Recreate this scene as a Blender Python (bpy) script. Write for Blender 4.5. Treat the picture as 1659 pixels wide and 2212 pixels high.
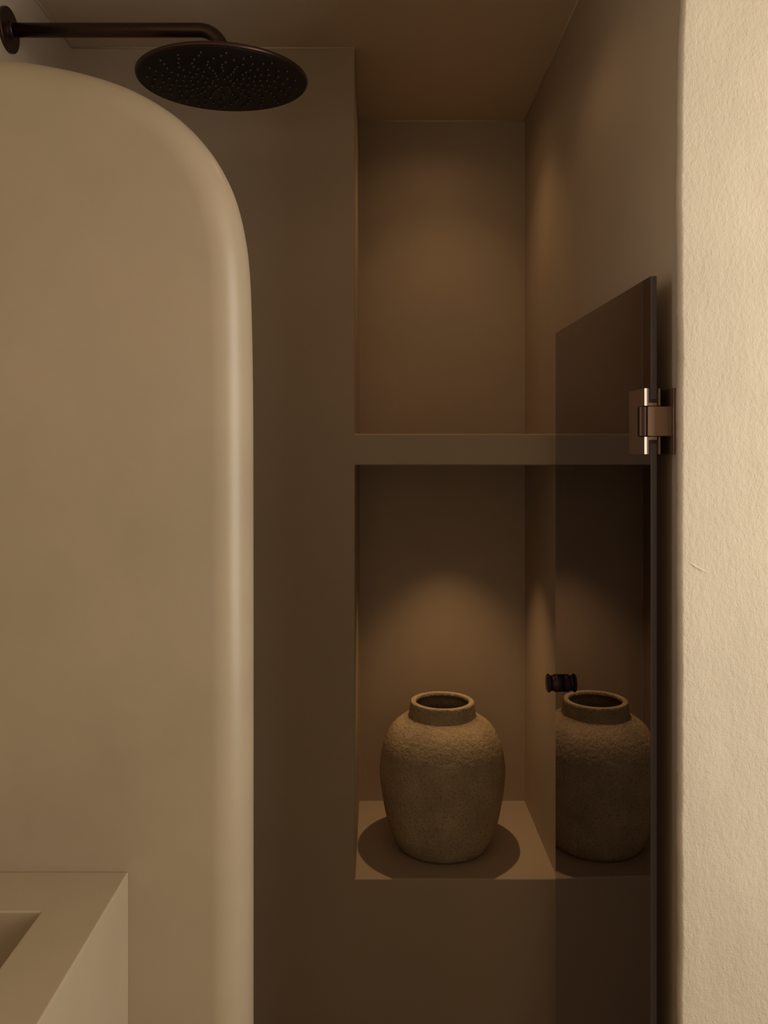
import bpy, bmesh, math, random
from mathutils import Vector, noise, Matrix

for o in list(bpy.data.objects):
    bpy.data.objects.remove(o)
S = bpy.context.scene
COL = S.collection
U = 0.00105            # metres per measuring unit
F = 1780.0
EYE = 1.40
D = F * U              # distance of the shower's back wall

def dz(z): return z * D
def hz(h): return EYE + h * U

# ------------------------------------------------------------------ camera
cd = bpy.data.cameras.new('camera'); cam = bpy.data.objects.new('camera', cd); COL.objects.link(cam)
cam.location = (0, 0, EYE); cam.rotation_euler = (math.pi / 2, 0, 0)
cd.sensor_fit = 'HORIZONTAL'; cd.sensor_width = 36; cd.lens = 36 * F / 1659
cd.shift_x = (829.5 - 816) / 1659; cd.shift_y = -(1106 - 978) / 1659
cd.clip_start = 0.02
S.camera = cam

# ------------------------------------------------------------------ world, lights, exposure
w = bpy.data.worlds.new('world'); S.world = w; w.use_nodes = True
w.node_tree.nodes['Background'].inputs[0].default_value = (0.9, 0.95, 1, 1)
w.node_tree.nodes['Background'].inputs[1].default_value = 0.3
S.view_settings.view_transform = 'Standard'; S.view_settings.look = 'None'
S.view_settings.gamma = 1.0; S.view_settings.use_curve_mapping = False
S.view_settings.exposure = 0.0

def lamp(name, kind, loc, energy, color, rot=(0, 0, 0), **kw):
    l = bpy.data.lights.new(name, kind); l.energy = energy; l.color = color
    for k, v in kw.items(): setattr(l, k, v)
    o = bpy.data.objects.new(name, l); COL.objects.link(o); o.location = loc; o.rotation_euler = rot
    return o
XL0 = -661 * U
WARM = (1.0, 0.61, 0.29)
# daylight through the window in the right-hand wall of the front room
lamp('daylight', 'AREA', (1.29, 0.40, 1.45), 21.5, (1.0, 0.93, 0.82), (0, math.radians(90), 0),
     shape='RECTANGLE', size=1.5, size_y=0.9)
# soft fill light added behind the camera, no window known there
lamp('rear_fill', 'AREA', (-0.15, -1.28, 1.45), 0.8, (1.0, 0.93, 0.86), (math.radians(90), 0, 0),
     shape='RECTANGLE', size=0.9, size_y=1.5)
# fill light added at the unseen left wall, brightens the right jamb
lamp('side_fill', 'AREA', (XL0 + 0.01, 0.62, 1.65), 0.9, (1.0, 0.95, 0.86), (0, math.radians(-90), 0),
     shape='RECTANGLE', size=0.8, size_y=0.16, spread=math.radians(100))
# recessed downlights of the shower: upper niche, lower niche, shower ceiling
lamp('niche_downlight_upper', 'SPOT', (150 * U, dz(1.09), hz(868)), 0.7, WARM,
     spot_size=math.radians(156), spot_blend=0.9, shadow_soft_size=0.015)
lamp('niche_downlight_upper_beam', 'SPOT', (175 * U, dz(1.07), hz(868)), 3.4, WARM,
     spot_size=math.radians(104), spot_blend=1.0, shadow_soft_size=0.015)
lamp('niche_downlight_lower', 'SPOT', (182 * U, dz(1.105), hz(-34)), 8.8, WARM,
     spot_size=math.radians(76), spot_blend=1.0, shadow_soft_size=0.006)
lamp('shower_downlight', 'SPOT', (150 * U, dz(0.80), hz(868)), 0.8, WARM,
     spot_size=math.radians(118), spot_blend=0.5, shadow_soft_size=0.02)

# ------------------------------------------------------------------ materials
def mat(name, col, rough=0.6, metal=0.0, spec=0.5, cloud=0.0, cloud_scale=2.0, cols2=None,
        bump=(), vstretch=1.0):
    m = bpy.data.materials.new(name); m.use_nodes = True
    nt = m.node_tree; b = nt.nodes['Principled BSDF']
    b.inputs['Roughness'].default_value = rough; b.inputs['Metallic'].default_value = metal
    b.inputs['Specular IOR Level'].default_value = spec
    b.inputs['Base Color'].default_value = (*col, 1)
    tc = nt.nodes.new('ShaderNodeTexCoord')
    if cloud:
        n = nt.nodes.new('ShaderNodeTexNoise'); n.inputs['Scale'].default_value = cloud_scale
        n.inputs['Detail'].default_value = 5; n.inputs['Roughness'].default_value = 0.6
        nt.links.new(tc.outputs['Object'], n.inputs['Vector'])
        r = nt.nodes.new('ShaderNodeValToRGB')
        r.color_ramp.elements[0].position = 0.3; r.color_ramp.elements[1].position = 0.7
        c0 = cols2 or tuple(c * (1 - cloud) for c in col)
        r.color_ramp.elements[0].color = (*c0, 1)
        r.color_ramp.elements[1].color = (*[min(1, c * (1 + cloud)) for c in col], 1)
        nt.links.new(n.outputs['Fac'], r.inputs['Fac']); nt.links.new(r.outputs['Color'], b.inputs['Base Color'])
    prev = None
    for sc, strength, dist, st in bump:
        mp = nt.nodes.new('ShaderNodeMapping'); mp.inputs['Scale'].default_value = (1, 1, st)
        nt.links.new(tc.outputs['Object'], mp.inputs['Vector'])
        n = nt.nodes.new('ShaderNodeTexNoise'); n.inputs['Scale'].default_value = sc
        n.inputs['Detail'].default_value = 4
        nt.links.new(mp.outputs['Vector'], n.inputs['Vector'])
        bp = nt.nodes.new('ShaderNodeBump'); bp.inputs['Strength'].default_value = strength
        bp.inputs['Distance'].default_value = dist
        nt.links.new(n.outputs['Fac'], bp.inputs['Height'])
        if prev: nt.links.new(prev.outputs['Normal'], bp.inputs['Normal'])
        prev = bp
    if prev: nt.links.new(prev.outputs['Normal'], b.inputs['Normal'])
    return m

M_cement = mat('microcement', (0.425, 0.345, 0.245), 0.36, cloud=0.08, cloud_scale=3.2,
               bump=((9, 0.25, 0.004, 0.6), (60, 0.08, 0.001, 1)))
M_shower = mat('shower_microcement', (0.41, 0.33, 0.252), 0.55, cloud=0.06, cloud_scale=3,
               bump=((9, 0.2, 0.003, 0.6),))
M_ceiling = mat('ceiling_microcement', (0.56, 0.455, 0.335), 0.6, cloud=0.05, cloud_scale=3)
M_glint = mat('bronze_edge_glint', (0.72, 0.62, 0.54), 0.28, metal=0.9)  # lightened bronze, the window's glint is painted into the colour
M_bead = mat('pale_sealant', (0.62, 0.52, 0.38), 0.5)
M_plaster = mat('rough_lime_plaster', (0.66, 0.59, 0.475), 0.9, spec=0.2, cloud=0.04, cloud_scale=7,
                bump=((10, 0.35, 0.012, 0.35), (200, 0.5, 0.0020, 0.6), (480, 0.5, 0.0012, 1)))
M_room = mat('room_plaster', (0.70, 0.60, 0.46), 0.9)
M_floor = mat('floor_microcement', (0.36, 0.28, 0.19), 0.5, cloud=0.08)
M_bronze = mat('dark_bronze', (0.075, 0.043, 0.034), 0.36, metal=0.85)
M_hinge = mat('brushed_bronze', (0.30, 0.20, 0.15), 0.36, metal=0.72, bump=((400, 0.05, 0.0003, 0.1),))
M_black = mat('black_rubber', (0.012, 0.009, 0.011), 0.6)
M_face = mat('shower_face', (0.008, 0.005, 0.005), 0.55, spec=0.3)
M_nozzle = mat('nozzle_rubber', (0.03, 0.02, 0.022), 0.4)
M_edge = mat('glass_polished_edge', (0.062, 0.056, 0.064), 0.35)
M_knob = mat('knob_dark_bronze', (0.045, 0.028, 0.026), 0.38, metal=0.7)
M_drain = mat('drain_metal', (0.3, 0.2, 0.14), 0.3, metal=1)

# stoneware of the vase: sandy ground, dark grit
M_vase = mat('gritty_stoneware', (0.46, 0.37, 0.25), 0.95, spec=0.1,
             bump=((60, 0.4, 0.004, 1), (120, 0.6, 0.004, 1), (230, 0.5, 0.0025, 1)))
nt = M_vase.node_tree
tc = nt.nodes.new('ShaderNodeTexCoord')
n1 = nt.nodes.new('ShaderNodeTexNoise'); n1.inputs['Scale'].default_value = 230; n1.inputs['Detail'].default_value = 3
n2 = nt.nodes.new('ShaderNodeTexNoise'); n2.inputs['Scale'].default_value = 14; n2.inputs['Detail'].default_value = 5
for n in (n1, n2): nt.links.new(tc.outputs['Object'], n.inputs['Vector'])
r1 = nt.nodes.new('ShaderNodeValToRGB')
r1.color_ramp.elements[0].position = 0.33; r1.color_ramp.elements[0].color = (0.33, 0.255, 0.17, 1)
r1.color_ramp.elements[1].position = 0.50; r1.color_ramp.elements[1].color = (0.47, 0.38, 0.26, 1)
r2 = nt.nodes.new('ShaderNodeValToRGB')
r2.color_ramp.elements[0].position = 0.3; r2.color_ramp.elements[0].color = (0.75, 0.74, 0.74, 1)
r2.color_ramp.elements[1].position = 0.7; r2.color_ramp.elements[1].color = (1, 1, 1, 1)
mx = nt.nodes.new('ShaderNodeMixRGB'); mx.blend_type = 'MULTIPLY'; mx.inputs[0].default_value = 1
nt.links.new(n1.outputs['Fac'], r1.inputs['Fac']); nt.links.new(n2.outputs['Fac'], r2.inputs['Fac'])
nt.links.new(r1.outputs['Color'], mx.inputs[1]); nt.links.new(r2.outputs['Color'], mx.inputs[2])
nt.links.new(mx.outputs['Color'], nt.nodes['Principled BSDF'].inputs['Base Color'])

# smoked glass
M_glass = bpy.data.materials.new('smoked_glass'); M_glass.use_nodes = True
nt = M_glass.node_tree; nt.nodes.clear()
out = nt.nodes.new('ShaderNodeOutputMaterial'); mix = nt.nodes.new('ShaderNodeMixShader')
tr = nt.nodes.new('ShaderNodeBsdfTransparent'); tr.inputs[0].default_value = (0.62, 0.54, 0.58, 1)
gl = nt.nodes.new('ShaderNodeBsdfGlossy'); gl.inputs['Roughness'].default_value = 0.0
gl.inputs['Color'].default_value = (0.96, 0.93, 1, 1)
fr = nt.nodes.new('ShaderNodeFresnel'); fr.inputs['IOR'].default_value = 2.6
mul = nt.nodes.new('ShaderNodeMath'); mul.operation = 'MULTIPLY'; mul.inputs[1].default_value = 1.4; mul.use_clamp = True
nt.links.new(fr.outputs[0], mul.inputs[0]); nt.links.new(mul.outputs[0], mix.inputs[0]); nt.links.new(tr.outputs[0], mix.inputs[1])
nt.links.new(gl.outputs[0], mix.inputs[2]); nt.links.new(mix.outputs[0], out.inputs[0])

# ------------------------------------------------------------------ helpers
def link(name, bm, material, parent=None, smooth=False, bevel=0.0, seg=2, loc=None):
    me = bpy.data.meshes.new(name); bmesh.ops.recalc_face_normals(bm, faces=bm.faces[:]) 
    if loc is not None: bmesh.ops.translate(bm, verts=bm.verts, vec=-Vector(loc))
    bm.to_mesh(me); bm.free()
    for m in (material if isinstance(material, (list, tuple)) else [material]): me.materials.append(m)
    if smooth:
        for p in me.polygons: p.use_smooth = True
    o = bpy.data.objects.new(name, me); COL.objects.link(o)
    if loc is not None: o.location = loc
    if parent: o.parent = parent
    if bevel:
        b = o.modifiers.new('bevel', 'BEVEL'); b.width = bevel; b.segments = seg
        b.limit_method = 'ANGLE'; b.angle_limit = math.radians(40)
        b.harden_normals = False
        for p in me.polygons: p.use_smooth = True
        wn = o.modifiers.new('weighted', 'WEIGHTED_NORMAL'); wn.keep_sharp = False
    return o

def struct(o): o['kind'] = 'structure'; return o

def box(bm, x0, x1, y0, y1, z0, z1):
    vs = [bm.verts.new((x, y, z)) for z in (z0, z1) for y in (y0, y1) for x in (x0, x1)]
    for f in ((0, 1, 3, 2), (4, 6, 7, 5), (0, 4, 5, 1), (2, 3, 7, 6), (0, 2, 6, 4), (1, 5, 7, 3)):
        bm.faces.new([vs[i] for i in f])

def boxm(*a):
    bm = bmesh.new(); box(bm, *a); return bm

def lathe(profile, seg=96, axis='Z', caps=True):
    bm = bmesh.new(); rings = []
    for r, h in profile:
        ring = []
        for k in range(seg):
            a = 2 * math.pi * k / seg
            c, s = r * math.cos(a), r * math.sin(a)
            p = {'Z': (c, s, h), 'X': (h, c, s)}[axis]
            ring.append(bm.verts.new(p))
        rings.append(ring)
    for a, b in zip(rings, rings[1:]):
        for k in range(seg):
            bm.faces.new((a[k], a[(k + 1) % seg], b[(k + 1) % seg], b[k]))
    if caps:
        bm.faces.new(rings[0]); bm.faces.new(rings[-1])
    return bm

def tube(path, r, seg=32):
    bm = bmesh.new(); rings = []
    pts = [Vector(p) for p in path]
    for i, p in enumerate(pts):
        t = (pts[min(i + 1, len(pts) - 1)] - pts[max(i - 1, 0)]).normalized()
        ref = Vector((0, 1, 0))
        if abs(t.dot(ref)) > 0.9: ref = Vector((0, 0, 1))
        a = t.cross(ref).normalized(); b = t.cross(a).normalized()
        rings.append([bm.verts.new(p + r * (math.cos(2 * math.pi * k / seg) * a + math.sin(2 * math.pi * k / seg) * b)) for k in range(seg)])
    for a, b in zip(rings, rings[1:]):
        for k in range(seg):
            bm.faces.new((a[k], a[(k + 1) % seg], b[(k + 1) % seg], b[k]))
    bm.faces.new(rings[0]); bm.faces.new(rings[-1])
    return bm

def empty(name, loc, label, cat):
    o = bpy.data.objects.new(name, None); COL.objects.link(o); o.location = loc
    o.empty_display_size = 0.05; o['label'] = label; o['category'] = cat
    return o

def child(name, bm, m, parent, **kw):
    """mesh given in world coordinates, put under its parent (identity rotations)"""
    base = Vector((0, 0, 0)); p = parent
    while p is not None:
        base = base + Vector(p.location); p = p.parent
    bmesh.ops.translate(bm, verts=bm.verts, vec=-base)
    return link(name, bm, m, parent, **kw)

# ------------------------------------------------------------------ the setting
XL, XR = -661 * U, 388 * U            # shower side walls
YB, YN = D, dz(1.22)                  # back wall, niche back
CEIL = hz(875)
YF = dz(0.578)                        # front face of partition
XRR, YR = 1.30, -1.30                 # front room extents
YP = dz(0.585)                        # bright plaster wall

bm = bmesh.new()                      # back wall with its two niches
XN = -49 * U
xs = [XL, XN, XR]; zs = [0, hz(-920), hz(-27), hz(41), CEIL]
def quad(bm, *p): bm.faces.new([bm.verts.new(q) for q in p])
for i in range(4):
    quad(bm, (XL, YB, zs[i]), (XN, YB, zs[i]), (XN, YB, zs[i + 1]), (XL, YB, zs[i + 1]))
for i in (0, 2):
    quad(bm, (XN, YB, zs[i]), (XR, YB, zs[i]), (XR, YB, zs[i + 1]), (XN, YB, zs[i + 1]))
for i in (1, 3):
    z0, z1 = zs[i], zs[i + 1]
    quad(bm, (XN, YN, z0), (XR, YN, z0), (XR, YN, z1), (XN, YN, z1))
    quad(bm, (XN, YB, z0), (XN, YN, z0), (XN, YN, z1), (XN, YB, z1))
    quad(bm, (XN, YB, z0), (XR, YB, z0), (XR, YN, z0), (XN, YN, z0))
    if i == 1: quad(bm, (XN, YB, z1), (XR, YB, z1), (XR, YN, z1), (XN, YN, z1))
bmesh.ops.remove_doubles(bm, verts=bm.verts, dist=1e-5)
o = struct(link('wall_back', bm, M_shower, bevel=0.004, seg=3))

struct(link('wall_right', boxm(XR, XR + 0.10, YP + 0.018, YN + 0.05, 0, CEIL), M_shower))
struct(link('wall_left', boxm(XL - 0.10, XL, YF + 0.05, YN + 0.05, 0, CEIL), M_shower))
struct(link('wall_side', boxm(XL - 0.10, XL, YR, YF + 0.05, 0, CEIL), M_room))
struct(link('floor', boxm(XL - 0.1, XRR + 0.1, YR - 0.1, YN + 0.05, -0.1, 0), M_floor))
struct(link('ceiling', boxm(XL - 0.1, XRR + 0.1, YR - 0.1, YN + 0.05, CEIL, CEIL + 0.1), M_ceiling))
struct(link('wall_rear', boxm(XL, XRR, YR - 0.1, YR, 0, CEIL), M_room))
struct(link('wall_window', boxm(XRR, XRR + 0.1, YR - 0.1, YP + 0.1, 0, CEIL), M_room))

def frame(name, axis, pos, c, hw, z0, z1, side):
    bm = bmesh.new(); t = 0.05
    for a0, a1, b0, b1 in ((c - hw - t, c - hw, z0 - t, z1 + t), (c + hw, c + hw + t, z0 - t, z1 + t), (c - hw, c + hw, z1, z1 + t), (c - hw, c + hw, z0 - t, z0)):
        p0, p1 = sorted((pos, pos + side * 0.035))
        if axis == 'x': box(bm, p0, p1, a0, a1, b0, b1)
        else: box(bm, a0, a1, p0, p1, b0, b1)
    struct(link(name, bm, M_room))
frame('window_1', 'x', XRR, 0.40, 0.45, 0.70, 2.20, -1)
frame('side_fill_frame', 'x', XL, 0.62, 0.08, 1.25, 2.05, 1)  # made-up frame around the added side fill light
frame('rear_fill_frame', 'y', YR, -0.15, 0.45, 0.70, 2.20, 1)  # made-up frame around the fill light added behind the camera

# sealant beads in the ceiling corners
def bead(name, a, b, r=0.0022):
    struct(link(name, tube([a, b], r, 10), M_bead, smooth=True))
bead('trim_1', (XL, YB - 0.001, CEIL - 0.001), (XN, YB - 0.001, CEIL - 0.001))
bead('trim_2', (XN, YN - 0.001, CEIL - 0.001), (XR, YN - 0.001, CEIL - 0.001))
bead('trim_3', (XR - 0.001, YP + 0.03, CEIL - 0.001), (XR - 0.001, YN, CEIL - 0.001))
bead('trim_4', (XL + 0.001, YF + 0.12, CEIL - 0.001), (XL + 0.001, YB, CEIL - 0.001))

# bright rough wall: rounded, slightly wandering edge
bm = bmesh.new()
XE = 383 * U
prof = [(XRR, YP)] + [(XE + 0.10, YP), (XE + 0.05, YP), (XE + 0.025, YP)]
R = 0.0045
for k in range(9):
    a = math.pi / 2 * k / 8
    prof.append((XE + R - R * math.sin(a), YP + R - R * math.cos(a)))
prof.append((XE, YP + 0.0185)); prof.append((XE + 0.03, YP + 0.0185))
rows = []
NZ = 420
for j in range(NZ + 1):
    z = CEIL * j / NZ
    ox = 0.0022 * noise.noise(Vector((0, 0, z * 3.1))) + 0.0011 * noise.noise(Vector((4, 0, z * 14))) + 0.0004 * noise.noise(Vector((9, 0, z * 60)))
    t = max(0, (z - hz(430)) / 0.14)
    ox += 0.0045 * min(1, t) ** 2
    oy = 0.0012 * noise.noise(Vector((2, 5, z * 5)))
    row = []
    for i, (x, y) in enumerate(prof):
        k = 0 if i < 2 or i == len(prof) - 1 else min(1, max(0, 1 - (x - XE) / 0.05))
        row.append(bm.verts.new((x + ox * k, y + (oy * k if i < len(prof) - 2 else 0), z)))
    rows.append(row)
for a, b in zip(rows, rows[1:]):
    for i in range(len(prof) - 1): bm.faces.new((a[i], a[i + 1], b[i + 1], b[i]))
# trowel ridge left in the plaster
def P(px, py, y):          # where a feature seen at a picture point stands on a plane at distance y
    return Vector(((px - 816) / F * y, y, EYE - (py - 978) / F * y))
for pts, rr in (([(1488, 1214), (1496, 1220), (1506, 1226), (1517, 1232), (1526, 1236), (1534, 1238)], 0.0017),
                ([(1483, 1284), (1482, 1295), (1479, 1310)], 0.0008), ([(1487, 1382), (1485, 1400), (1487, 1418)], 0.0006),
                ([(1478, 160), (1484, 150), (1492, 156), (1500, 160)], 0.0009), ([(1484, 330), (1482, 350), (1483, 372)], 0.0007)):
    pp = [P(x, y, YP) for x, y in pts]
    rings = []
    for i, p in enumerate(pp):
        t = (pp[min(i + 1, len(pp) - 1)] - pp[max(i - 1, 0)]).normalized(); s = t.cross(Vector((0, 1, 0))).normalized()
        q = rr * math.sin(math.pi * (i + 0.35) / (len(pp) - 0.3))
        rings.append([bm.verts.new(p + s * q * 1.3 * c + Vector((0, -d * q * .7 + 0.0004, 0))) for c, d in ((-1.2, 0), (-0.6, .7), (0, 1), (0.6, .7), (1.2, 0))])
    for a, b in zip(rings, rings[1:]):
        for i in range(4): bm.faces.new((a[i], a[i + 1], b[i + 1], b[i]))
struct(link('wall_front', bm, M_plaster, smooth=True))

# ------------------------------------------------------------------ curved partition
RB = 45 * U                           # half thickness, full round edge
YC = YF + RB
zc = YC / D
out_px = [(547, 2700), (547, 2212), (547, 1700), (547, 1300), (546.5, 1000), (546, 850), (544, 720), (541, 620), (536, 555), (530, 515),
          (522, 475), (510, 432), (494, 394), (470, 350), (440, 310), (405, 274), (370, 246), (330, 221), (285, 198), (230, 178), (170, 162),
          (110, 150), (60, 142), (0, 137), (-70, 134), (-150, 132)]
prof = [Vector(((x - 816) * zc * U, hz(-(y - 978) * zc))) for x, y in out_px]
prof[0].y = 0.0
prof.append(Vector((XL, prof[-1].y)))
prof = [p for i, p in enumerate(prof) if i == len(prof) - 1 or p.x > XL]
# smooth resample (Catmull-Rom)
def catmull(pts, n):
    res = []
    for i in range(len(pts) - 1):
        p0, p1, p2, p3 = pts[max(i - 1, 0)], pts[i], pts[i + 1], pts[min(i + 2, len(pts) - 1)]
        t0 = 0.0; t1 = max(1e-6, (p1 - p0).length ** .5) if i else 1e-3
        for k in range(n):
            t = k / n
            # centripetal by tangents scaled to the segment
            m1 = (p2 - p0) / max(1e-6, ((p1 - p0).length + (p2 - p1).length)) * (p2 - p1).length
            m2 = (p3 - p1) / max(1e-6, ((p2 - p1).length + (p3 - p2).length)) * (p2 - p1).length
            h00 = 2 * t**3 - 3 * t**2 + 1; h10 = t**3 - 2 * t**2 + t; h01 = -2 * t**3 + 3 * t**2; h11 = t**3 - t**2
            res.append(h00 * p1 + h10 * m1 + h01 * p2 + h11 * m2)
    res.append(pts[-1]); return res
line = catmull(prof, 8)
for _ in range(12):
    line = [line[0]] + [(line[i - 1] + 2 * line[i] + line[i + 1]) / 4 for i in range(1, len(line) - 1)] + [line[-1]]
nrm = []
for i in range(len(line)):
    t = (line[min(i + 1, len(line) - 1)] - line[max(i - 1, 0)]).normalized()
    nrm.append(Vector((-t.y, t.x)))   # inward (left of travel direction up then left)
nrm[0] = Vector((-1, 0)); nrm[-1] = Vector((0, -1))
bm = bmesh.new(); rings = []
NA = 24
for k in range(NA + 1):
    a = -math.pi / 2 + math.pi * k / NA
    ins = RB * (1 - math.cos(a)); y = YC + RB * math.sin(a)
    rings.append([bm.verts.new((p.x + q.x * ins, y, p.y + q.y * ins)) for p, q in zip(line, nrm)])
for a, b in zip(rings, rings[1:]):
    for i in range(len(line) - 1): bm.faces.new((a[i], a[i + 1], b[i + 1], b[i]))
for ring, y in ((rings[0], YF), (rings[-1], YF + 2 * RB)):
    bm.faces.new(ring + [bm.verts.new((XL, y, 0))])
o = struct(link('wall_partition', bm, M_cement, smooth=True))
m = o.modifiers.new('w', 'WEIGHTED_NORMAL')

# ------------------------------------------------------------------ washbasin block
X1 = -311 * U; ZT = hz(-523); Y0 = YF - 0.52; 
bx = empty('washbasin', ((XL + X1) / 2, YF - 0.26, 0), 'square-edged beige microcement washbasin block built against the curved partition', 'washbasin')
bm = bmesh.new()
xa, xb = XL + 0.08, -384 * U
ya, yb = Y0 + 0.07, dz(0.528)
zt = ZT
O = [(XL, Y0), (X1, Y0), (X1, YF), (XL, YF)]
I = [(xa, ya), (xb, ya), (xb, yb), (xa, yb)]
J = [(xa + .03, ya + .03), (xb - .03, ya + .03), (xb - .03, yb - .012), (xa + .03, yb - .012)]
vo0 = [bm.verts.new((*p, 0)) for p in O]; vo1 = [bm.verts.new((*p, zt)) for p in O]
vi = [bm.verts.new((*p, zt)) for p in I]; vj = [bm.verts.new((*p, zt - 0.13)) for p in J]
for k in range(4):
    l = (k + 1) % 4
    bm.faces.new((vo0[k], vo0[l], vo1[l], vo1[k])); bm.faces.new((vo1[k], vo1[l], vi[l], vi[k])); bm.faces.new((vi[k], vi[l], vj[l], vj[k]))
bm.faces.new(vj); bm.faces.new(vo0)
child('basin_block', bm, M_cement, bx, bevel=0.0025, seg=3)
bm = lathe([(0.0, 0), (0.026, 0), (0.028, 0.002), (0.02, 0.004), (0.0005, 0.004)], 40, caps=False)
bmesh.ops.translate(bm, verts=bm.verts, vec=((xa + xb) / 2, (ya + yb) / 2, zt - 0.13))
child('drain', bm, M_drain, bx, smooth=True)

# ------------------------------------------------------------------ shower head
ZA = 0.826
ya_ = dz(ZA); za_ = hz(754); xh = (481.5 - 816) * ZA * U; zh = hz(662)
sh = empty('rain_shower', (XL, ya_, za_), 'dark bronze wall-mounted shower arm with large round rain head', 'shower head')
bm = lathe([(0.0405, 0), (0.0405, 0.0055), (0.0395, 0.0065), (0.016, 0.0065), (0.016, 0.012), (0.0145, 0.014)], 64, 'X')
bmesh.ops.translate(bm, verts=bm.verts, vec=(XL, ya_, za_))
child('wall_flange', bm, M_bronze, sh, smooth=False, bevel=0.0005)
rb = 0.045
path = [(XL + 0.01, ya_, za_), (xh - rb * 1.5, ya_, za_), (xh - rb, ya_, za_)]
for k in range(1, 13):
    a = math.pi / 2 * k / 12
    path.append((xh - rb + rb * math.sin(a), ya_, za_ - rb + rb * math.cos(a)))
path.append((xh, ya_, zh + 0.012))
child('arm', tube(path, 0.0128, 40), M_bronze, sh, smooth=True)
TILT = math.radians(3.6)
RH = 151 * U
def headspace(bm):
    bmesh.ops.rotate(bm, verts=bm.verts, cent=(0, 0, 0), matrix=Matrix.Rotation(TILT, 3, 'X'))
    bmesh.ops.translate(bm, verts=bm.verts, vec=(xh, ya_, zh)); return bm
bm = headspace(lathe([(0.0005, 0.0), (RH - 0.004, 0.0), (RH - 0.0012, 0.0008), (RH, 0.003), (RH, 0.0065), (RH - 0.002, 0.0085), (0.04, 0.012), (0.022, 0.017), (0.0005, 0.018)], 128, caps=False))
head = child('head', bm, M_bronze, sh, smooth=True)
head.location = (0, 0, 0)
pl = headspace(lathe([(0.0005, -0.0012), (RH - 0.0038, -0.0012), (RH - 0.0032, 0.0004)], 128, caps=False))
child('spray_plate', pl, M_face, head, smooth=True)
spots = []
for s in range(20):
    for j in range(10):
        r = 0.020 + j * 0.0130
        if j < 3 and s % 2: continue
        a = 2 * math.pi * s / 20 + 0.09 * math.sin(j * 0.9) + 0.05 * j
        spots.append((r * math.cos(a), r * math.sin(a)))
spots.sort(key=lambda p: p[1])
nm = None
rest = bmesh.new()
def nozzle_bm():
    return lathe([(0.0026, 0.0), (0.0024, -0.0016), (0.0016, -0.0034), (0.0004, -0.0036)], 10)
base_loc = Vector(sh.location)
Rm = Matrix.Rotation(TILT, 3, 'X')
me0 = None
for i, (x, y) in enumerate(spots):
    p = Rm @ Vector((x, y, -0.0010)) + Vector((xh, ya_, zh))
    if i < 100:
        if me0 is None:
            o = link('nozzle', nozzle_bm(), M_nozzle, head, smooth=True); me0 = o
        else:
            o = me0.copy(); COL.objects.link(o); o.parent = head
        o.location = p - base_loc; o.rotation_euler = (TILT, 0, 0)
    else:
        b = nozzle_bm(); bmesh.ops.rotate(b, verts=b.verts, cent=(0, 0, 0), matrix=Rm); bmesh.ops.translate(b, verts=b.verts, vec=p)
        t = bpy.data.meshes.new('t'); b.to_mesh(t); b.free(); rest.from_mesh(t); bpy.data.meshes.remove(t)
o = child('nozzle', rest, M_nozzle, head, smooth=True); o['kind'] = 'stuff'

# ------------------------------------------------------------------ glass door, swung open along the right wall
za, zb = 0.893, 0.604
A = Vector((347 * U, dz(za), 0)); B = Vector((360 * U, dz(zb), 0))
GB, GT = 0.012, EYE + 258 * za * U
door = empty('shower_screen', (B.x, B.y, 0), 'frameless smoked glass shower screen hinged to the right wall and swung open', 'shower screen')
dirv = (A - B).normalized(); ang = math.atan2(dirv.y, dirv.x) - math.pi / 2
door.rotation_euler = (0, 0, ang)
L = (A - B).length; T = 0.0042
# local space: +y along the pane away from the hinge, x across it
bm = boxm(-T, T, 0, L, GB, GT)
bm.faces.ensure_lookup_table()
for f in bm.faces:
    if abs(f.normal.x) < 0.5: pass
bmesh.ops.recalc_face_normals(bm, faces=bm.faces[:])
for f in bm.faces: f.material_index = 0 if abs(f.normal.x) > 0.5 else 1
pane = link('glass_pane', bm, [M_glass, M_edge], door)
HZ = EYE + 41 * U; HH = 0.0450; HM = 0.0213
def prism(bm, pts, z0, z1):          # upright prism over an outline in x, y
    a = [bm.verts.new((x, y, z0)) for x, y in pts]; b = [bm.verts.new((x, y, z1)) for x, y in pts]
    n = len(pts); bm.faces.new(a); bm.faces.new(b)
    for k in range(n): bm.faces.new((a[k], a[(k + 1) % n], b[(k + 1) % n], b[k]))
bm = bmesh.new()
# clamp plate on the shower side: C-shape around the knuckle, its end face slightly canted
face = [(-0.0139, -0.0032), (-0.0099, -0.0019), (-0.0099, 0.060), (-0.0139, 0.060)]
prism(bm, face, HZ + HM, HZ + HH); prism(bm, face, HZ - HH, HZ - HM)
box(bm, -0.0139, -0.0099, 0.0215, 0.060, HZ - HM, HZ + HM)
hinge = link('hinge', bm, M_hinge, door)
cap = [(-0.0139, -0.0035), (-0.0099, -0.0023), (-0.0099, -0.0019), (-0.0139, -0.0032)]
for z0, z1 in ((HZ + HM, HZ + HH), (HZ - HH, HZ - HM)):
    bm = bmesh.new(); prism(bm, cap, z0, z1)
    link('end_face', bm, M_glint, hinge)['label'] = 'hinge end face with window glint painted in its colour'
hinge['label'] = 'bronze hinge clamped over the pane edge'
def hp(name, bm, m=M_hinge, **kw): return link(name, bm, m, hinge, **kw)
bm = boxm(0.0058, 0.0085, -0.002, 0.060, HZ + HM, HZ + HH)
box(bm, 0.0058, 0.0085, -0.002, 0.060, HZ - HH, HZ - HM); box(bm, 0.0058, 0.0085, 0.022, 0.060, HZ - HM, HZ + HM)
hp('back_plate', bm)
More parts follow.
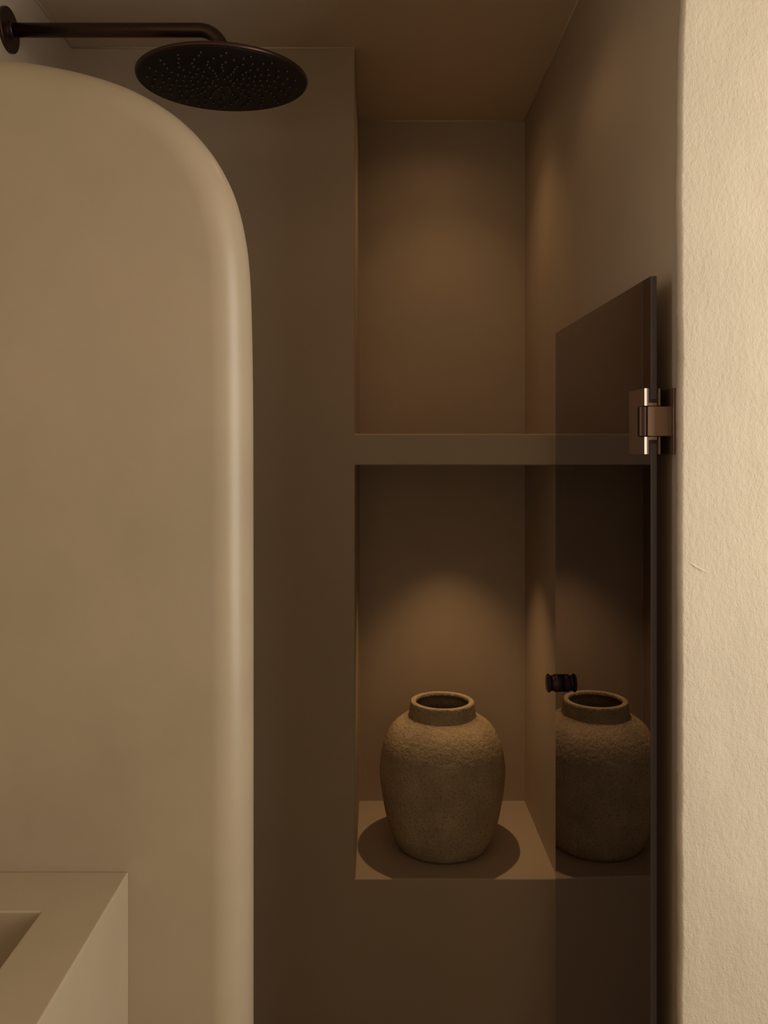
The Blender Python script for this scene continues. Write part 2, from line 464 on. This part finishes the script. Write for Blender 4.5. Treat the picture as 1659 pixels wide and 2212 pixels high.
for s_ in (1, -1):                   # bracket and rubber gasket above and below the knuckle
    def zz(a, b): return sorted((HZ + s_ * a, HZ + s_ * b))
    prof_b = [(-0.0098, HM), (0.0040, HM), (0.0040, HM + 0.004), (-0.0075, HM + 0.004), (-0.0075, HH), (-0.0098, HH)]
    bm = bmesh.new()
    f = [bm.verts.new((x, -0.0018, HZ + s_ * z)) for x, z in prof_b]; g = [bm.verts.new((x, 0.058, HZ + s_ * z)) for x, z in prof_b]
    bm.faces.new(f); bm.faces.new(g)
    for k in range(6): bm.faces.new((f[k], f[(k + 1) % 6], g[(k + 1) % 6], g[k]))
    hp('clamp_bracket', bm)
    prof_g = [(-0.0074, HM + 0.0041), (0.0057, HM + 0.0041), (0.0057, HH), (0.0044, HH), (0.0044, HM + 0.0092), (-0.0044, HM + 0.0092), (-0.0044, HH), (-0.0074, HH)]
    bm = bmesh.new()
    f = [bm.verts.new((x, -0.0010, HZ + s_ * z)) for x, z in prof_g]; g = [bm.verts.new((x, 0.058, HZ + s_ * z)) for x, z in prof_g]
    bm.faces.new(f); bm.faces.new(g)
    for k in range(8): bm.faces.new((f[k], f[(k + 1) % 8], g[(k + 1) % 8], g[k]))
    hp('gasket', bm, M_black)
bm = lathe([(0.0005, HZ - HM + 0.001), (0.0069, HZ - HM + 0.001), (0.0069, HZ + HM - 0.001), (0.0005, HZ + HM - 0.001)], 48, caps=False)
bmesh.ops.translate(bm, verts=bm.verts, vec=(-0.0131, 0.006, 0))
hp('barrel', bm, M_bronze, bevel=0.0006)
xw = (XR - B.x) / math.cos(ang)
hp('knuckle', boxm(-0.0088, xw - 0.0052, -0.003, 0.014, HZ - HM + 0.001, HZ + HM - 0.001), bevel=0.0008)
wp = hp('wall_plate', boxm(xw - 0.0050, xw - 0.0005, -0.008, 0.052, HZ - HH, HZ + HH), bevel=0.0005)
# knobs either side of the pane
KZ = EYE - 432 * U; KY = L - 0.046
for s in (-1, 1):
    bm = lathe([(0.0005, 0), (0.0155, 0), (0.0170, 0.0012), (0.0172, 0.0125), (0.0165, 0.0140), (0.0150, 0.0165), (0.0147, 0.0195), (0.0160, 0.0225), (0.0178, 0.0240), (0.0180, 0.0265), (0.0168, 0.0278), (0.0005, 0.0282)], 64, 'X', caps=False)
    bmesh.ops.scale(bm, verts=bm.verts, vec=(s, 1, 1))
    if s > 0: bmesh.ops.scale(bm, verts=bm.verts, vec=(0.9, 1, 1))
    bmesh.ops.translate(bm, verts=bm.verts, vec=(s * T, KY, KZ))
    link('knob', bm, M_knob, door, smooth=True)

# ------------------------------------------------------------------ vase
ZV = 1.092
vp = [(0.5, -918), (90, -918), (98, -920), (106, -916), (113, -905), (119, -893), (127, -872), (134, -844), (140.5, -811), (145, -779), (147, -746), (145.5, -719),
      (140.5, -690), (133, -668), (124, -652), (112, -638), (96, -626), (79.5, -618.5), (78.5, -612), (76, -596), (75, -588), (73.5, -584.3), (69, -583.2), (63.5, -584.0),
      (62, -588), (62, -592), (71, -599), (72, -618), (84, -632), (110, -648), (128, -676), (136, -720), (138, -760), (128, -830), (100, -905), (0.5, -908)]
prof = [(r * U, (h + 920) * U) for r, h in vp]
def cr1(pts, n=6):
    v = [Vector(p) for p in pts]; return [(p.x, p.y) for p in catmull(v, n)]
prof = cr1(prof[:17], 5)[:-1] + cr1(prof[16:18], 1)[:-1] + cr1(prof[17:26], 3)[:-1] + cr1(prof[25:], 3)
bm = lathe(prof, 160, caps=False)
o = link('vase', bm, M_vase, smooth=True)
for v in o.data.vertices:       # hand-made unevenness
    d = noise.noise(v.co * 14) * 0.0012 + noise.noise(v.co * 70) * 0.0004
    r = Vector((v.co.x, v.co.y, 0))
    if r.length > 0.02: v.co += r.normalized() * d
o.location = (152 * U, dz(ZV), hz(-920) + 0.0002)
o['label'] = 'rough sandy stoneware vase with short wide neck standing in niche'; o['category'] = 'vase'
